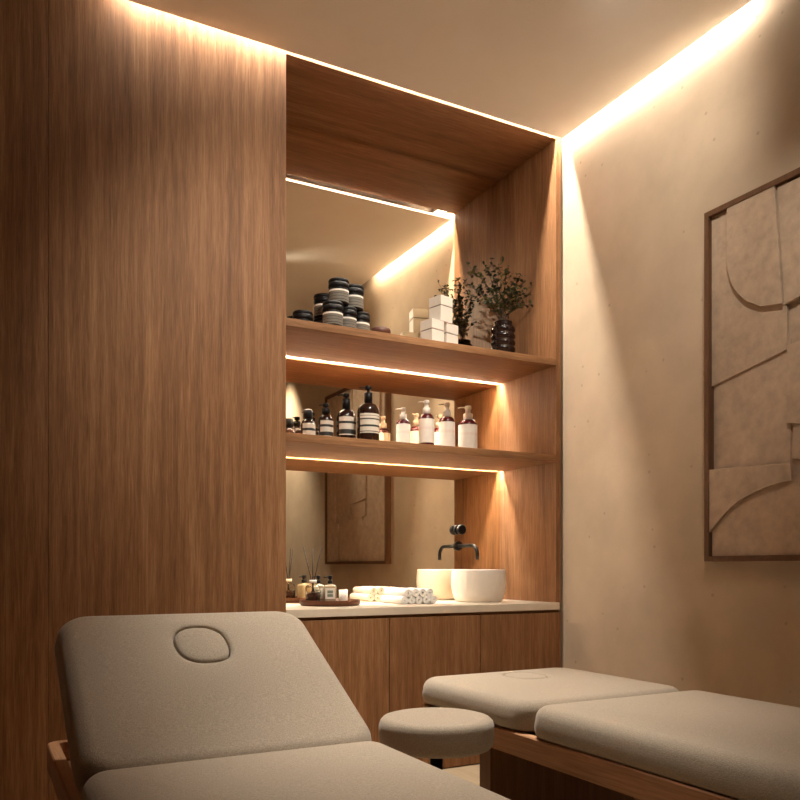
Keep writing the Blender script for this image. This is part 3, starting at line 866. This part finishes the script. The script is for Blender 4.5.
# rolled towels
tw = None
rt_ = 0.0195
def towel_mesh():
    bm = bmesh.new()
    # spiral sheet with thickness seen on the roll ends
    turns, th = 3.2, 0.0052
    n = 90
    inner, outer = [], []
    for k in range(n + 1):
        t = k / n
        a = t * turns * 2 * PI
        rr = 0.002 + (rt_ - 0.002) * t
        inner.append((rr * math.cos(a), rr * math.sin(a)))
        r2 = min(rr + th * 0.86, rt_ + 0.0016)
        outer.append((r2 * math.cos(a), r2 * math.sin(a)))
    L = 0.118
    ys = [-L, -L + 0.003, -L * 0.5, 0, L * 0.5, L - 0.003, L]
    gi = []; go = []
    for y in ys:
        q = 0.985 if abs(y) == L else 1.0
        gi.append([bm.verts.new((x * q, y, z * q)) for x, z in inner]); go.append([bm.verts.new((x * q, y, z * q)) for x, z in outer])
    for i in range(len(ys) - 1):
        for k in range(n):
            f = bm.faces.new((go[i][k], go[i][k + 1], go[i + 1][k + 1], go[i + 1][k])); f.smooth = True
            f = bm.faces.new((gi[i][k + 1], gi[i][k], gi[i + 1][k], gi[i + 1][k + 1])); f.smooth = True
        bm.faces.new((gi[i][n], go[i][n], go[i + 1][n], gi[i + 1][n]))
    for k in range(n):
        bm.faces.new((gi[0][k], gi[0][k + 1], go[0][k + 1], go[0][k]))
        bm.faces.new((gi[-1][k + 1], gi[-1][k], go[-1][k], go[-1][k + 1]))
    bmesh.ops.recalc_face_normals(bm, faces=bm.faces[:])
    return bm
ORD = ['first', 'second', 'third', 'fourth', 'fifth']
R2 = rt_ + 0.0016
TWX, TWY = 1.914, 3.675
first = link_mesh('rolled_towel', towel_mesh(), 'towel')
tag(first, 'x', 'towel', 'rolled white towels on the worktop')
k_ = 0
for lay, cnt in ((0, 5), (1, 4)):
    for i in range(cnt):
        o = first if k_ == 0 else first.copy()
        if k_: COL.objects.link(o)
        o.location = (TWX + (i + 0.5 * lay) * 2 * R2, TWY + random.uniform(-0.004, 0.004), ZT + R2 + lay * 2 * R2 * 0.87)
        o.rotation_euler = (0, random.uniform(0, 6.28), 0)
        o['label'] = 'rolled white towel, %s from the left in the %s layer' % (ORD[i], 'bottom' if lay == 0 else 'top')
        k_ += 1

# basin and tap
BX, BY = 2.437, 3.675
bs = thing('wash_basin', 'round cream vessel basin on the right end of the worktop', 'basin', (BX, BY, ZT))
prof = [(0.0, 0.0), (0.118, 0.0), (0.128, 0.006), (0.139, 0.030), (0.1475, 0.065), (0.151, 0.100), (0.150, 0.135), (0.1465, 0.168), (0.145, 0.174), (0.142, 0.176), (0.139, 0.174),
        (0.139, 0.165), (0.143, 0.10), (0.135, 0.05), (0.11, 0.028), (0.03, 0.02), (0.0, 0.02)]
lathe('bowl', prof, 'ceramic', bs, 64)
lathe('drain', [(0.0, 0.0205), (0.026, 0.0205), (0.026, 0.024), (0.0, 0.025)], 'black_metal', bs, 24)
FXX = 2.425
tp = thing('wall_tap', 'matt black wall tap with curved spout and round handle over the basin', 'tap', (FXX, YM, 1.108))
def disc(name, z, r, y0, y1, parent):
    bm = bmesh.new(); add_tube(bm, [(0, -y0, z), (0, -y1, z)], r, 28)
    return link_mesh(name, bm, 'black_metal', parent)
disc('spout_plate', 0, 0.027, 0.0005, 0.010, tp)
pts = [(0, -0.006, 0), (0, -0.150, 0)]
for k in range(1, 8):
    a = PI / 2 * k / 7
    pts.append((0, -0.150 - 0.050 * math.sin(a), -0.050 * (1 - math.cos(a))))
pts.append((0, -0.200, -0.078))
tube('spout', pts, 0.0105, 'black_metal', tp, 16)
disc('handle_plate', 0.092, 0.027, 0.0005, 0.010, tp)
hk = disc('handle_stem', 0.092, 0.010, 0.008, 0.03, tp)
bm = bmesh.new(); add_tube(bm, [(0, -0.026, 0.092), (0, -0.029, 0.092), (0, -0.046, 0.092), (0, -0.050, 0.092)], [0.024, 0.028, 0.028, 0.024], 28)
link_mesh('knob', bm, 'black_metal', hk)

# ------------------------------------------------------------------ world and view
w = bpy.data.worlds.new('world'); SC.world = w
w.use_nodes = True
w.node_tree.nodes['Background'].inputs['Color'].default_value = (0.0, 0.0, 0.0, 1)
vs = SC.view_settings
vs.view_transform = 'Standard'; vs.look = 'None'; vs.gamma = 1.0; vs.use_curve_mapping = False
vs.exposure = -0.06
SC.cycles.use_denoising = True
SC.cycles.max_bounces = 10
SC.cycles.diffuse_bounces = 6
SC.cycles.glossy_bounces = 6
SC.cycles.sample_clamp_indirect = 25.0
